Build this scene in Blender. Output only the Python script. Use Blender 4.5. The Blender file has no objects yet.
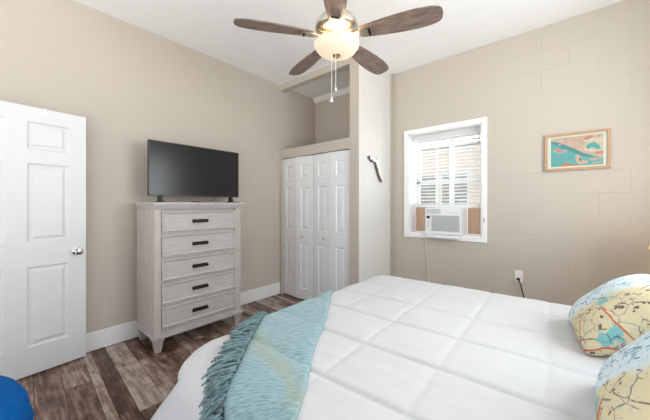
import bpy, bmesh, math, random
from mathutils import Vector, Matrix, noise
R = math.radians
PI = math.pi
random.seed(7)
S = bpy.context.scene
C = S.collection

# ------------------------------------------------------------------ camera, light, exposure
cam_data = bpy.data.cameras.new('camera')
cam_data.sensor_width = 36.0
cam_data.lens = 288.0 / 650.0 * 36.0
cam_data.shift_y = -5.3 / 650.0
cam_data.clip_start = 0.02
camera = bpy.data.objects.new('camera', cam_data)
C.objects.link(camera)
camera.location = (3.24, 0.0, 1.30)
camera.rotation_euler = (R(90), 0, R(40.5))
S.camera = camera

world = bpy.data.worlds.new('world')
S.world = world
world.use_nodes = True
wbg = world.node_tree.nodes['Background']
# daylight from the open side of the room: pale sky above, brighter glow added below the horizon to lift the ceiling
wt = world.node_tree
wtc = wt.nodes.new('ShaderNodeTexCoord'); wsp = wt.nodes.new('ShaderNodeSeparateXYZ'); wrp = wt.nodes.new('ShaderNodeValToRGB')
wt.links.new(wtc.outputs['Generated'], wsp.inputs[0])
wma = wt.nodes.new('ShaderNodeMath'); wma.operation = 'MULTIPLY_ADD'; wma.inputs[1].default_value = 0.5; wma.inputs[2].default_value = 0.5
wt.links.new(wsp.outputs[2], wma.inputs[0]); wt.links.new(wma.outputs[0], wrp.inputs[0])
wrp.color_ramp.elements[0].position = 0.42; wrp.color_ramp.elements[0].color = (1.0, 0.985, 0.965, 1)
wrp.color_ramp.elements[1].position = 0.55; wrp.color_ramp.elements[1].color = (0.36, 0.37, 0.385, 1)
wt.links.new(wrp.outputs[0], wbg.inputs[0])
wsd = wt.nodes.new('ShaderNodeMapRange'); wsd.interpolation_type = 'SMOOTHSTEP'   # brighter sky on the window side
wsd.inputs[1].default_value = 0.05; wsd.inputs[2].default_value = 0.5; wsd.inputs[3].default_value = 2.75; wsd.inputs[4].default_value = 13.0
wt.links.new(wsp.outputs[1], wsd.inputs[0]); wt.links.new(wsd.outputs[0], wbg.inputs[1])

def area_light(name, loc, rot, sx, sy, power, col):
    d = bpy.data.lights.new(name, 'AREA')
    d.shape = 'RECTANGLE'; d.size = sx; d.size_y = sy
    d.energy = power; d.color = col
    o = bpy.data.objects.new(name, d); C.objects.link(o)
    o.location = loc; o.rotation_euler = rot
    return o
# daylight entering by the window in the wall behind the headboard
area_light('daylight_head_window', (4.22, 1.85, 1.75), (0, R(90), 0), 1.15, 1.5, 47, (0.88, 0.95, 1.0))

S.view_settings.view_transform = 'Standard'
S.view_settings.look = 'None'
S.view_settings.gamma = 1.0
S.view_settings.use_curve_mapping = False
S.view_settings.exposure = -0.02

# ------------------------------------------------------------------ materials
def new_mat(name):
    m = bpy.data.materials.new(name); m.use_nodes = True
    return m, m.node_tree, m.node_tree.nodes['Principled BSDF']

def mat(name, col, rough=0.5, metal=0.0, var=0.04, scale=6.0, bump=0.0, bscale=60.0, stretch=(1, 1, 1),
        coat=0.0, spec=0.5, emit=None, estr=0.0, sheen=0.0, detail=3.0, bdist=0.01):
    m, nt, b = new_mat(name)
    N, L = nt.nodes, nt.links
    tc = N.new('ShaderNodeTexCoord'); mp = N.new('ShaderNodeMapping')
    mp.inputs['Scale'].default_value = stretch
    L.new(tc.outputs['Object'], mp.inputs['Vector'])
    nz = N.new('ShaderNodeTexNoise'); nz.inputs['Scale'].default_value = scale; nz.inputs['Detail'].default_value = detail
    L.new(mp.outputs[0], nz.inputs['Vector'])
    rp = N.new('ShaderNodeValToRGB')
    rp.color_ramp.elements[0].position = 0.3; rp.color_ramp.elements[1].position = 0.7
    lo = [max(0, c * (1 - var)) for c in col]; hi = [min(1, c * (1 + var)) for c in col]
    rp.color_ramp.elements[0].color = (*lo, 1); rp.color_ramp.elements[1].color = (*hi, 1)
    L.new(nz.outputs['Fac'], rp.inputs[0]); L.new(rp.outputs[0], b.inputs['Base Color'])
    b.inputs['Roughness'].default_value = rough; b.inputs['Metallic'].default_value = metal
    b.inputs['Coat Weight'].default_value = coat; b.inputs['Specular IOR Level'].default_value = spec
    b.inputs['Sheen Weight'].default_value = sheen
    if emit: b.inputs['Emission Color'].default_value = (*emit, 1); b.inputs['Emission Strength'].default_value = estr
    if bump:
        n2 = N.new('ShaderNodeTexNoise'); n2.inputs['Scale'].default_value = bscale; n2.inputs['Detail'].default_value = 4
        L.new(mp.outputs[0], n2.inputs['Vector'])
        bp = N.new('ShaderNodeBump'); bp.inputs['Strength'].default_value = bump; bp.inputs['Distance'].default_value = bdist
        L.new(n2.outputs['Fac'], bp.inputs['Height']); L.new(bp.outputs[0], b.inputs['Normal'])
    return m

WALLC = (0.525, 0.473, 0.405)
M = {}
M['wall'] = mat('beige wall paint', WALLC, 0.75, var=0.015, scale=2, bump=0.05, bscale=120)
M['lit_beige'] = mat('beige paint lightened as if lit', (0.72, 0.705, 0.675), 0.6, var=0.012)  # wall beige made paler, the light on the closet side put into the colour
M['ceiling'] = mat('white ceiling paint', (0.88, 0.885, 0.89), 0.85, var=0.01, bump=0.05, bscale=150)
M['trim'] = mat('white trim paint', (0.86, 0.86, 0.85), 0.4, var=0.01)
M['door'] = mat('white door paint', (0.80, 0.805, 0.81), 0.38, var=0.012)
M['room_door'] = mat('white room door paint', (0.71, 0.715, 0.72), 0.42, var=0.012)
M['dark_gap'] = mat('floor gap', (0.03, 0.022, 0.018), 0.7)
M['blind'] = mat('white blind slats', (0.9, 0.9, 0.9), 0.45, var=0.01)
M['vinyl'] = mat('white vinyl sash', (0.80, 0.81, 0.82), 0.35, var=0.01)
M['ac'] = mat('white appliance plastic', (0.78, 0.79, 0.79), 0.4, var=0.01)
M['ac_grey'] = mat('grey appliance plastic', (0.50, 0.51, 0.52), 0.45, var=0.02)
M['black_plastic'] = mat('black plastic', (0.012, 0.012, 0.013), 0.35, var=0.1)
M['tan_board'] = mat('tan filler board', (0.62, 0.42, 0.30), 0.7, var=0.12, scale=20, stretch=(1, 1, 0.2))
M['steel'] = mat('brushed nickel', (0.62, 0.57, 0.50), 0.28, metal=1.0, var=0.06, scale=30)
M['chrome'] = mat('polished nickel', (0.75, 0.74, 0.72), 0.12, metal=1.0, var=0.03)
M['handle'] = mat('dark bronze handle', (0.022, 0.019, 0.018), 0.35, metal=0.6, var=0.25, scale=80)
M['pillow_white'] = mat('white pillowcase', (0.82, 0.82, 0.82), 0.9, var=0.02, bump=0.3, bscale=14)
M['comforter'] = mat('white comforter cotton', (0.585, 0.585, 0.59), 0.9, var=0.012, scale=12, bump=0.35, bscale=16, bdist=0.008, stretch=(0.5, 1.6, 1), sheen=0.1)
M['mattress'] = mat('mattress ticking', (0.75, 0.75, 0.74), 0.9, var=0.03)
M['headboard'] = mat('whitewashed headboard', (0.6, 0.56, 0.52), 0.6, var=0.1, stretch=(8, 1, 1))
M['blue_velvet'] = mat('blue upholstery', (0.002, 0.095, 0.33), 0.9, var=0.10, scale=40, bump=0.2, bscale=300, spec=0.12)
M['dark_wood'] = mat('dark wood leg', (0.05, 0.03, 0.02), 0.5, var=0.2)
M['oak_frame'] = mat('oak picture frame', (0.47, 0.29, 0.16), 0.5, var=0.15, scale=25, stretch=(1, 1, 6))
M['mat_board'] = mat('cream mat board', (0.86, 0.80, 0.70), 0.8, var=0.02)
M['siding'] = mat('tan house siding', (0.84, 0.70, 0.60), 0.8, var=0.08, scale=2, stretch=(0.3, 1, 8))
M['fascia'] = mat('pinkish fascia board', (0.86, 0.68, 0.58), 0.7, var=0.05)
M['roofing'] = mat('grey roofing', (0.35, 0.33, 0.32), 0.9, var=0.2)
M['lawn'] = mat('pale gravel', (0.62, 0.60, 0.56), 0.95, var=0.2, scale=12)
M['white_cord'] = mat('white cord', (0.74, 0.72, 0.68), 0.5)
M['cord_black'] = mat('black cord', (0.015, 0.013, 0.012), 0.5)
M['outlet'] = mat('white outlet plastic', (0.82, 0.80, 0.77), 0.35, var=0.01)
M['plaque'] = mat('white plaque paint', (0.80, 0.79, 0.77), 0.7, var=0.06, scale=30)
M['plaque_edge'] = mat('grey driftwood edge', (0.11, 0.092, 0.072), 0.8, var=0.3, scale=60)
M['screen'] = mat('switched off screen', (0.016, 0.016, 0.017), 0.22, var=0.02, spec=0.3)
M['shade'] = mat('warm lamp shade', (0.85, 0.68, 0.38), 0.8, emit=(1.0, 0.66, 0.27), estr=0.9)
M['bowl'] = mat('lit frosted glass', (0.42, 0.375, 0.31), 0.4, emit=(1.0, 0.77, 0.52), estr=0.66)
M['ceramic'] = mat('white ceramic', (0.8, 0.8, 0.78), 0.2)
M['brass'] = mat('warm nickel finial', (0.55, 0.42, 0.24), 0.3, metal=1.0)

for key_, fac_, colr_ in (('blind', .5, (.95, .95, .94, 1)),):
    nt_ = M[key_].node_tree; b_ = nt_.nodes['Principled BSDF']
    tl_ = nt_.nodes.new('ShaderNodeBsdfTranslucent'); tl_.inputs[0].default_value = colr_
    ms_ = nt_.nodes.new('ShaderNodeMixShader'); ms_.inputs[0].default_value = fac_
    nt_.links.new(b_.outputs[0], ms_.inputs[1]); nt_.links.new(tl_.outputs[0], ms_.inputs[2]); nt_.links.new(ms_.outputs[0], nt_.nodes['Material Output'].inputs[0])
m_, nt_, b_ = M['shade'], M['shade'].node_tree, M['shade'].node_tree.nodes['Principled BSDF']
tl_ = nt_.nodes.new('ShaderNodeBsdfTranslucent'); tl_.inputs[0].default_value = (1, .88, .66, 1)
ms_ = nt_.nodes.new('ShaderNodeMixShader'); ms_.inputs[0].default_value = .6
nt_.links.new(b_.outputs[0], ms_.inputs[1]); nt_.links.new(tl_.outputs[0], ms_.inputs[2]); nt_.links.new(ms_.outputs[0], nt_.nodes['Material Output'].inputs[0])
# glass pane
m, nt, b = new_mat('clear window glass')
tr = nt.nodes.new('ShaderNodeBsdfTransparent'); gl = nt.nodes.new('ShaderNodeBsdfGlossy'); mx = nt.nodes.new('ShaderNodeMixShader')
gl.inputs['Roughness'].default_value = 0.03; mx.inputs[0].default_value = 0.06
nzg = nt.nodes.new('ShaderNodeTexNoise'); nzg.inputs['Scale'].default_value = 2
rg = nt.nodes.new('ShaderNodeValToRGB'); rg.color_ramp.elements[0].color = (0.93, 0.96, 0.95, 1); rg.color_ramp.elements[1].color = (0.96, 0.98, 0.97, 1)
nt.links.new(nzg.outputs['Fac'], rg.inputs[0]); nt.links.new(rg.outputs[0], tr.inputs[0])
nt.links.new(tr.outputs[0], mx.inputs[1]); nt.links.new(gl.outputs[0], mx.inputs[2])
nt.links.new(mx.outputs[0], nt.nodes['Material Output'].inputs[0])
M['glass'] = m

# painted concrete block wall
m, nt, b = new_mat('painted block wall')
N, L = nt.nodes, nt.links
tc = N.new('ShaderNodeTexCoord'); sp = N.new('ShaderNodeSeparateXYZ'); cb = N.new('ShaderNodeCombineXYZ')
L.new(tc.outputs['Object'], sp.inputs[0]); L.new(sp.outputs[0], cb.inputs[0]); L.new(sp.outputs[2], cb.inputs[1])
br = N.new('ShaderNodeTexBrick'); br.inputs['Scale'].default_value = 1.0
br.inputs['Brick Width'].default_value = 0.405; br.inputs['Row Height'].default_value = 0.203
br.inputs['Mortar Size'].default_value = 0.005; br.inputs['Mortar Smooth'].default_value = 0.9
br.inputs['Color1'].default_value = (1, 1, 1, 1); br.inputs['Color2'].default_value = (.97, .97, .97, 1); br.inputs['Mortar'].default_value = (.0, .0, .0, 1)
nz = N.new('ShaderNodeTexNoise'); nz.inputs['Scale'].default_value = 3.0
mxv = N.new('ShaderNodeMixRGB'); mxv.blend_type = 'ADD'; mxv.inputs[0].default_value = 0.03
L.new(cb.outputs[0], nz.inputs['Vector']); L.new(cb.outputs[0], mxv.inputs[1]); L.new(nz.outputs['Color'], mxv.inputs[2])
L.new(mxv.outputs[0], br.inputs['Vector'])
n2 = N.new('ShaderNodeTexNoise'); n2.inputs['Scale'].default_value = 1.2; n2.inputs['Detail'].default_value = 2
L.new(cb.outputs[0], n2.inputs['Vector'])
mm = N.new('ShaderNodeMath'); mm.operation = 'MULTIPLY'
rpm = N.new('ShaderNodeValToRGB'); rpm.color_ramp.elements[0].position = .42; rpm.color_ramp.elements[1].position = .62
rpm.color_ramp.elements[0].color = (0.15, .15, .15, 1)
L.new(n2.outputs['Fac'], rpm.inputs[0])
L.new(br.outputs['Fac'], mm.inputs[0]); L.new(rpm.outputs[0], mm.inputs[1])
n3 = N.new('ShaderNodeTexNoise'); n3.inputs['Scale'].default_value = 45; n3.inputs['Detail'].default_value = 4
L.new(cb.outputs[0], n3.inputs['Vector'])
ma = N.new('ShaderNodeMath'); ma.operation = 'MULTIPLY_ADD'; ma.inputs[1].default_value = 0.18
mi = N.new('ShaderNodeMath'); mi.operation = 'MULTIPLY'; mi.inputs[1].default_value = -1.0
L.new(mm.outputs[0], mi.inputs[0]); L.new(n3.outputs['Fac'], ma.inputs[0]); L.new(mi.outputs[0], ma.inputs[2])
bp = N.new('ShaderNodeBump'); bp.inputs['Strength'].default_value = 0.45; bp.inputs['Distance'].default_value = 0.004
L.new(ma.outputs[0], bp.inputs['Height']); L.new(bp.outputs[0], b.inputs['Normal'])
mc = N.new('ShaderNodeMixRGB'); mc.inputs[1].default_value = (*WALLC, 1)
mc.inputs[2].default_value = (WALLC[0] * .93, WALLC[1] * .93, WALLC[2] * .92, 1)
L.new(mm.outputs[0], mc.inputs[0]); L.new(mc.outputs[0], b.inputs['Base Color'])
b.inputs['Roughness'].default_value = 0.55
M['block'] = m

# plank floor: tone per plank from an attribute, grain from stretched noise
m, nt, b = new_mat('weathered wood planks')
N, L = nt.nodes, nt.links
at = N.new('ShaderNodeAttribute'); at.attribute_name = 'tone'
tc = N.new('ShaderNodeTexCoord')
ofs = N.new('ShaderNodeVectorMath'); ofs.operation = 'MULTIPLY_ADD'; ofs.inputs[1].default_value = (13, 7, 5)
L.new(at.outputs['Color'], ofs.inputs[0]); L.new(tc.outputs['Object'], ofs.inputs[2])
mp = N.new('ShaderNodeMapping'); mp.inputs['Scale'].default_value = (1.5, 26, 1); L.new(ofs.outputs[0], mp.inputs[0])
g1 = N.new('ShaderNodeTexNoise'); g1.inputs['Scale'].default_value = 2.2; g1.inputs['Detail'].default_value = 8; g1.inputs['Distortion'].default_value = 0.8
L.new(mp.outputs[0], g1.inputs['Vector'])
mp2 = N.new('ShaderNodeMapping'); mp2.inputs['Scale'].default_value = (5, 12, 1); L.new(ofs.outputs[0], mp2.inputs[0])
g2 = N.new('ShaderNodeTexNoise'); g2.inputs['Scale'].default_value = 1.6; g2.inputs['Detail'].default_value = 5
L.new(mp2.outputs[0], g2.inputs['Vector'])
sepc = N.new('ShaderNodeSeparateColor'); L.new(at.outputs['Color'], sepc.inputs[0])
rp = N.new('ShaderNodeValToRGB')
cols = [(0.0, (.045, .024, .016)), (.25, (.115, .058, .038)), (.5, (.215, .128, .09)), (.75, (.31, .232, .19)), (1.0, (.46, .385, .33))]
rp.color_ramp.elements[0].position = 0; rp.color_ramp.elements[0].color = (*cols[0][1], 1)
rp.color_ramp.elements[1].position = 1; rp.color_ramp.elements[1].color = (*cols[-1][1], 1)
for p, c in cols[1:-1]:
    e = rp.color_ramp.elements.new(p); e.color = (*c, 1)
a1 = N.new('ShaderNodeMath'); a1.operation = 'MULTIPLY_ADD'; a1.inputs[1].default_value = 1.35; a1.inputs[2].default_value = -0.675
L.new(g1.outputs['Fac'], a1.inputs[0])
a2 = N.new('ShaderNodeMath'); a2.operation = 'MULTIPLY_ADD'; a2.inputs[1].default_value = 1.5; a2.inputs[2].default_value = -0.75
L.new(g2.outputs['Fac'], a2.inputs[0])
a3 = N.new('ShaderNodeMath'); L.new(a1.outputs[0], a3.inputs[0]); L.new(a2.outputs[0], a3.inputs[1])
a4 = N.new('ShaderNodeMath'); L.new(a3.outputs[0], a4.inputs[0]); L.new(sepc.outputs[0], a4.inputs[1]); a4.use_clamp = True
L.new(a4.outputs[0], rp.inputs[0]); L.new(rp.outputs[0], b.inputs['Base Color'])
b.inputs['Roughness'].default_value = 0.42
bp = N.new('ShaderNodeBump'); bp.inputs['Strength'].default_value = 0.15; bp.inputs['Distance'].default_value = 0.003
L.new(g1.outputs['Fac'], bp.inputs['Height']); L.new(bp.outputs[0], b.inputs['Normal'])
M['floor'] = m

def wood_mat(name, dark, light, stretch, rough=0.5, scale=5, detail=7, lo=.3, hi=.7, worn=None):
    m, nt, b = new_mat(name); N, L = nt.nodes, nt.links
    tc = N.new('ShaderNodeTexCoord'); mp = N.new('ShaderNodeMapping'); mp.inputs['Scale'].default_value = stretch
    L.new(tc.outputs['Object'], mp.inputs[0])
    nz = N.new('ShaderNodeTexNoise'); nz.inputs['Scale'].default_value = scale; nz.inputs['Detail'].default_value = detail; nz.inputs['Distortion'].default_value = .4
    L.new(mp.outputs[0], nz.inputs['Vector'])
    rp = N.new('ShaderNodeValToRGB'); rp.color_ramp.elements[0].position = lo; rp.color_ramp.elements[1].position = hi
    rp.color_ramp.elements[0].color = (*dark, 1); rp.color_ramp.elements[1].color = (*light, 1)
    L.new(nz.outputs['Fac'], rp.inputs[0]); L.new(rp.outputs[0], b.inputs['Base Color'])
    b.inputs['Roughness'].default_value = rough
    return m
M['blade'] = wood_mat('weathered grey brown blade', (.075, .048, .040), (.255, .185, .152), (2.2, 16, 16), 0.38)
M['wash_h'] = wood_mat('whitewashed wood grain along', (.44, .40, .375), (.55, .52, .50), (3, 3, 30), 0.5, 3, 6)
M['wash_v'] = wood_mat('whitewashed wood grain upright', (.44, .385, .35), (.55, .50, .465), (24, 24, 2), 0.5, 3, 6)  # warmer tint, warm light on the chest sides is partly in this colour

# chenille throw
m, nt, b = new_mat('teal chenille weave')
N, L = nt.nodes, nt.links
uv = N.new('ShaderNodeUVMap'); uv.uv_map = 'UVMap'
mp = N.new('ShaderNodeMapping'); mp.inputs['Scale'].default_value = (22, 190, 1); L.new(uv.outputs[0], mp.inputs[0])
nz = N.new('ShaderNodeTexNoise'); nz.inputs['Scale'].default_value = 1; nz.inputs['Detail'].default_value = 6; L.new(mp.outputs[0], nz.inputs['Vector'])
rp = N.new('ShaderNodeValToRGB'); rp.color_ramp.elements[0].position = .27; rp.color_ramp.elements[1].position = .76
rp.color_ramp.elements[0].color = (.12, .235, .265, 1); rp.color_ramp.elements[1].color = (.37, .53, .56, 1)
L.new(nz.outputs['Fac'], rp.inputs[0])
nb = N.new('ShaderNodeTexNoise'); nb.inputs['Scale'].default_value = 5; L.new(uv.outputs[0], nb.inputs['Vector'])
sp = N.new('ShaderNodeSeparateXYZ'); L.new(uv.outputs[0], sp.inputs[0])
# olive tint along a diagonal band
bd = N.new('ShaderNodeMath'); bd.operation = 'MULTIPLY_ADD'; bd.inputs[1].default_value = 0.14
bs = N.new('ShaderNodeMath'); bs.operation = 'MULTIPLY_ADD'; bs.inputs[1].default_value = 0.87
L.new(sp.outputs[1], bs.inputs[0]); L.new(sp.outputs[0], bs.inputs[2])
bh = N.new('ShaderNodeMath'); bh.operation = 'MULTIPLY'; bh.inputs[1].default_value = 0.5
L.new(bs.outputs[0], bh.inputs[0])
L.new(nb.outputs['Fac'], bd.inputs[0]); L.new(bh.outputs[0], bd.inputs[2])
rb = N.new('ShaderNodeValToRGB')
for p, v in ((.0, 0),):
    rb.color_ramp.elements[0].position = .535; rb.color_ramp.elements[0].color = (0, 0, 0, 1)
rb.color_ramp.elements[1].position = .595; rb.color_ramp.elements[1].color = (.5, .5, .5, 1)
e = rb.color_ramp.elements.new(.655); e.color = (0, 0, 0, 1)
L.new(bd.outputs[0], rb.inputs[0])
mo = N.new('ShaderNodeMixRGB'); mo.inputs[2].default_value = (.33, .33, .17, 1)
L.new(rb.outputs[0], mo.inputs[0]); L.new(rp.outputs[0], mo.inputs[1])
L.new(mo.outputs[0], b.inputs['Base Color']); b.inputs['Roughness'].default_value = 0.95; b.inputs['Sheen Weight'].default_value = 0.25
bp = N.new('ShaderNodeBump'); bp.inputs['Strength'].default_value = 0.8; bp.inputs['Distance'].default_value = 0.006
L.new(nz.outputs['Fac'], bp.inputs['Height']); L.new(bp.outputs[0], b.inputs['Normal'])
M['throw'] = m
M['fringe'] = mat('teal fringe yarn', (.115, .205, .22), 0.95, var=0.45, scale=45, sheen=0.3)

# map-printed cushion: pale sea, yellow land, teal bay, ink lines, red roads
def map_mat(name, offset, land_at):
    m, nt, b = new_mat(name); N, L = nt.nodes, nt.links
    tc = N.new('ShaderNodeTexCoord'); mp = N.new('ShaderNodeMapping'); mp.inputs['Location'].default_value = offset
    L.new(tc.outputs['Object'], mp.inputs[0])
    sp = N.new('ShaderNodeSeparateXYZ'); L.new(tc.outputs['Object'], sp.inputs[0])
    def math(op, a, bb, clamp=False):
        n = N.new('ShaderNodeMath'); n.operation = op; n.use_clamp = clamp
        for i, v in enumerate((a, bb)):
            if isinstance(v, (int, float)): n.inputs[i].default_value = v
            else: L.new(v, n.inputs[i])
        return n.outputs[0]
    def noise_(sc, det=3):
        n = N.new('ShaderNodeTexNoise'); n.inputs['Scale'].default_value = sc; n.inputs['Detail'].default_value = det
        L.new(mp.outputs[0], n.inputs['Vector']); return n
    def mix(fac, c1, c2):
        n = N.new('ShaderNodeMixRGB')
        L.new(fac, n.inputs[0])
        for i, v in ((1, c1), (2, c2)):
            if isinstance(v, tuple): n.inputs[i].default_value = (*v, 1)
            else: L.new(v, n.inputs[i])
        return n.outputs[0]
    def step(v, lo, hi):
        n = N.new('ShaderNodeMapRange'); n.inputs[1].default_value = lo; n.inputs[2].default_value = hi
        L.new(v, n.inputs[0]); return n.outputs[0]
    coast = noise_(5, 5)
    lx, ly, lw = land_at
    # land: a diagonal band of the face
    dd = math('ADD', math('MULTIPLY', sp.outputs[0], lx), math('MULTIPLY', sp.outputs[1], ly))
    dd = math('ADD', dd, math('MULTIPLY', math('SUBTRACT', coast.outputs['Fac'], .5), .16))
    land = step(math('ABSOLUTE', math('SUBTRACT', dd, lw), 0), (.22), .19)
    teal = step(dd, lw - .20, lw - .22)
    base = mix(land, (.66, .78, .82), (.70, .62, .40))
    bay = noise_(6, 5)
    inbay = math('MULTIPLY', step(bay.outputs['Fac'], .55, .57), land)
    base = mix(inbay, base, (.22, .50, .50))
    patch = noise_(9, 3)
    base = mix(math('MULTIPLY', step(patch.outputs['Fac'], .62, .66), land), base, (.50, .55, .30))
    # ink lines
    def vor(sc, jit=.06, dist=.5):
        wz = noise_(12, 2)
        mv = N.new('ShaderNodeVectorMath'); mv.operation = 'MULTIPLY_ADD'; mv.inputs[1].default_value = (jit, jit, jit)
        L.new(wz.outputs['Color'], mv.inputs[0]); L.new(mp.outputs[0], mv.inputs[2])
        v = N.new('ShaderNodeTexVoronoi'); v.feature = 'DISTANCE_TO_EDGE'; v.inputs['Scale'].default_value = sc
        L.new(mv.outputs[0], v.inputs['Vector']); return v.outputs['Distance']
    brk = noise_(16, 2)
    ink = math('MULTIPLY', step(vor(19), .034, .012), step(brk.outputs['Fac'], .46, .52))
    base = mix(math('MULTIPLY', ink, .75), base, (.055, .075, .13))
    spk = noise_(55, 3)
    zone = noise_(8, 2)
    blue = math('MULTIPLY', step(spk.outputs['Fac'], .57, .62), step(zone.outputs['Fac'], .42, .50))
    base = mix(math('MULTIPLY', blue, math('SUBTRACT', .75, math('MULTIPLY', land, .55))), base, (.12, .40, .58))
    wv = N.new('ShaderNodeTexWave'); wv.wave_type = 'BANDS'; wv.bands_direction = 'DIAGONAL'; wv.inputs['Scale'].default_value = 9; wv.inputs['Distortion'].default_value = 2.5; wv.inputs['Detail'].default_value = 1
    L_ = L.new(mp.outputs[0], wv.inputs['Vector'])
    dash = noise_(21, 2)
    txt = math('MULTIPLY', step(wv.outputs['Fac'], .93, .97), step(dash.outputs['Fac'], .56, .60))
    base = mix(math('MULTIPLY', txt, .75), base, (.10, .07, .10))
    spk2 = noise_(38, 2)
    dk = math('MULTIPLY', step(spk2.outputs['Fac'], .65, .68), land)
    base = mix(math('MULTIPLY', dk, .85), base, (.08, .03, .05))
    road = math('MULTIPLY', step(vor(5.2, .03), .020, .011), step(dd, lw - .16, lw - .12))
    base = mix(math('MULTIPLY', road, .9), base, (.62, .09, .035))
    L.new(base, b.inputs['Base Color']); b.inputs['Roughness'].default_value = 0.9
    return m
M['map_a'] = map_mat('map print cushion cover far', (0.93, 0.42, 0.2), (-0.35, -0.94, .25))
M['map_b'] = map_mat('map print cushion cover near', (1.75, 2.63, 0), (-0.35, -0.94, .30))

def flat_mat(name, c): return mat(name, c, 0.8, var=0.10, scale=40)
PR = [flat_mat('print teal sea', (.10, .40, .38)), flat_mat('print salmon land', (.66, .42, .32)), flat_mat('print deep teal channel', (.045, .25, .27)),
      flat_mat('print coral islands', (.62, .22, .13)), flat_mat('print cream sand', (.74, .58, .44)), flat_mat('print brown ink', (.20, .09, .07)), flat_mat('print pink haze', (.55, .38, .36))]

# ------------------------------------------------------------------ mesh helpers
def bx(bm, x0, x1, y0, y1, z0, z1, bev=0.0, seg=2, mtx=None):
    r = bmesh.ops.create_cube(bm, size=1.0)
    vs = r['verts']
    for v in vs:
        v.co = Vector(((x0 + x1) / 2 + v.co.x * (x1 - x0), (y0 + y1) / 2 + v.co.y * (y1 - y0), (z0 + z1) / 2 + v.co.z * (z1 - z0)))
    if bev > 0:
        es = set(e for v in vs for e in v.link_edges)
        rr = bmesh.ops.bevel(bm, geom=list(es), offset=bev, segments=seg, profile=0.6, affect='EDGES')
        vs = list(set(vs) & set(bm.verts)) + [v for v in rr['verts']]
        vs = list({v for v in vs if v.is_valid})
    if mtx is not None:
        bmesh.ops.transform(bm, matrix=mtx, verts=[v for v in vs if v.is_valid])
    return vs

def tube(bm, pts, rad, seg=8, cap=True):
    pts = [Vector(p) for p in pts]
    if not isinstance(rad, (list, tuple)): rad = [rad] * len(pts)
    rings = []
    prev = None
    for i, p in enumerate(pts):
        a = pts[max(i - 1, 0)]; c = pts[min(i + 1, len(pts) - 1)]
        t = (c - a).normalized()
        if prev is None:
            up = Vector((0, 0, 1)) if abs(t.z) < 0.9 else Vector((1, 0, 0))
            n = t.cross(up).normalized()
        else:
            n = (prev - t * prev.dot(t)).normalized()
        prev = n
        bnm = t.cross(n)
        rings.append([bm.verts.new(p + (n * math.cos(2 * PI * k / seg) + bnm * math.sin(2 * PI * k / seg)) * rad[i]) for k in range(seg)])
    for i in range(len(rings) - 1):
        for k in range(seg):
            bm.faces.new((rings[i][k], rings[i][(k + 1) % seg], rings[i + 1][(k + 1) % seg], rings[i + 1][k]))
    if cap:
        bm.faces.new(rings[0][::-1]); bm.faces.new(rings[-1])

def lathe(bm, prof, seg=32, center=(0, 0, 0)):
    cx, cy, cz = center
    rings = []
    for r, z in prof:
        if r < 1e-5: rings.append([bm.verts.new((cx, cy, cz + z))])
        else: rings.append([bm.verts.new((cx + r * math.cos(2 * PI * k / seg), cy + r * math.sin(2 * PI * k / seg), cz + z)) for k in range(seg)])
    for a, b2 in zip(rings, rings[1:]):
        for k in range(seg):
            k2 = (k + 1) % seg
            if len(a) == 1 and len(b2) == 1: continue
            if len(a) == 1: bm.faces.new((a[0], b2[k], b2[k2]))
            elif len(b2) == 1: bm.faces.new((a[k], b2[0], a[k2]))
            else: bm.faces.new((a[k], b2[k], b2[k2], a[k2]))

def prism(bm, outline, z0, z1, mtx=None):
    lo = [bm.verts.new((x, y, z0)) for x, y in outline]
    hi = [bm.verts.new((x, y, z1)) for x, y in outline]
    n = len(outline)
    bm.faces.new(lo[::-1]); bm.faces.new(hi)
    for i in range(n): bm.faces.new((lo[i], lo[(i + 1) % n], hi[(i + 1) % n], hi[i]))
    if mtx is not None: bmesh.ops.transform(bm, matrix=mtx, verts=lo + hi)

def obj(name, bm, mats, parent=None, smooth=False, angle=40, loc=None, mtx=None):
    bmesh.ops.recalc_face_normals(bm, faces=bm.faces)
    me = bpy.data.meshes.new(name); bm.to_mesh(me); bm.free()
    for x in (mats if isinstance(mats, (list, tuple)) else [mats]): me.materials.append(x)
    if smooth:
        me.polygons.foreach_set('use_smooth', [True] * len(me.polygons))
        if angle < 180:
            me.set_sharp_from_angle(angle=R(angle))
    o = bpy.data.objects.new(name, me); C.objects.link(o)
    if loc is not None: o.location = loc
    if mtx is not None: o.matrix_basis = mtx
    if parent is not None: o.parent = parent
    return o

def tag(o, label, cat, group=None, kind=None):
    o['label'] = label; o['category'] = cat
    if group: o['group'] = group
    if kind: o['kind'] = kind
    return o

def thing(name, label, cat, loc=(0, 0, 0), rz=0.0, group=None, kind=None):
    o = bpy.data.objects.new(name, None); C.objects.link(o)
    o.location = loc; o.rotation_euler = (0, 0, rz); o.empty_display_size = 0.1
    return tag(o, label, cat, group, kind)

def nb(): return bmesh.new()

# ------------------------------------------------------------------ room shell
XR, YW, YB, ZC = 4.14, 3.54, -0.30, 3.05

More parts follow.
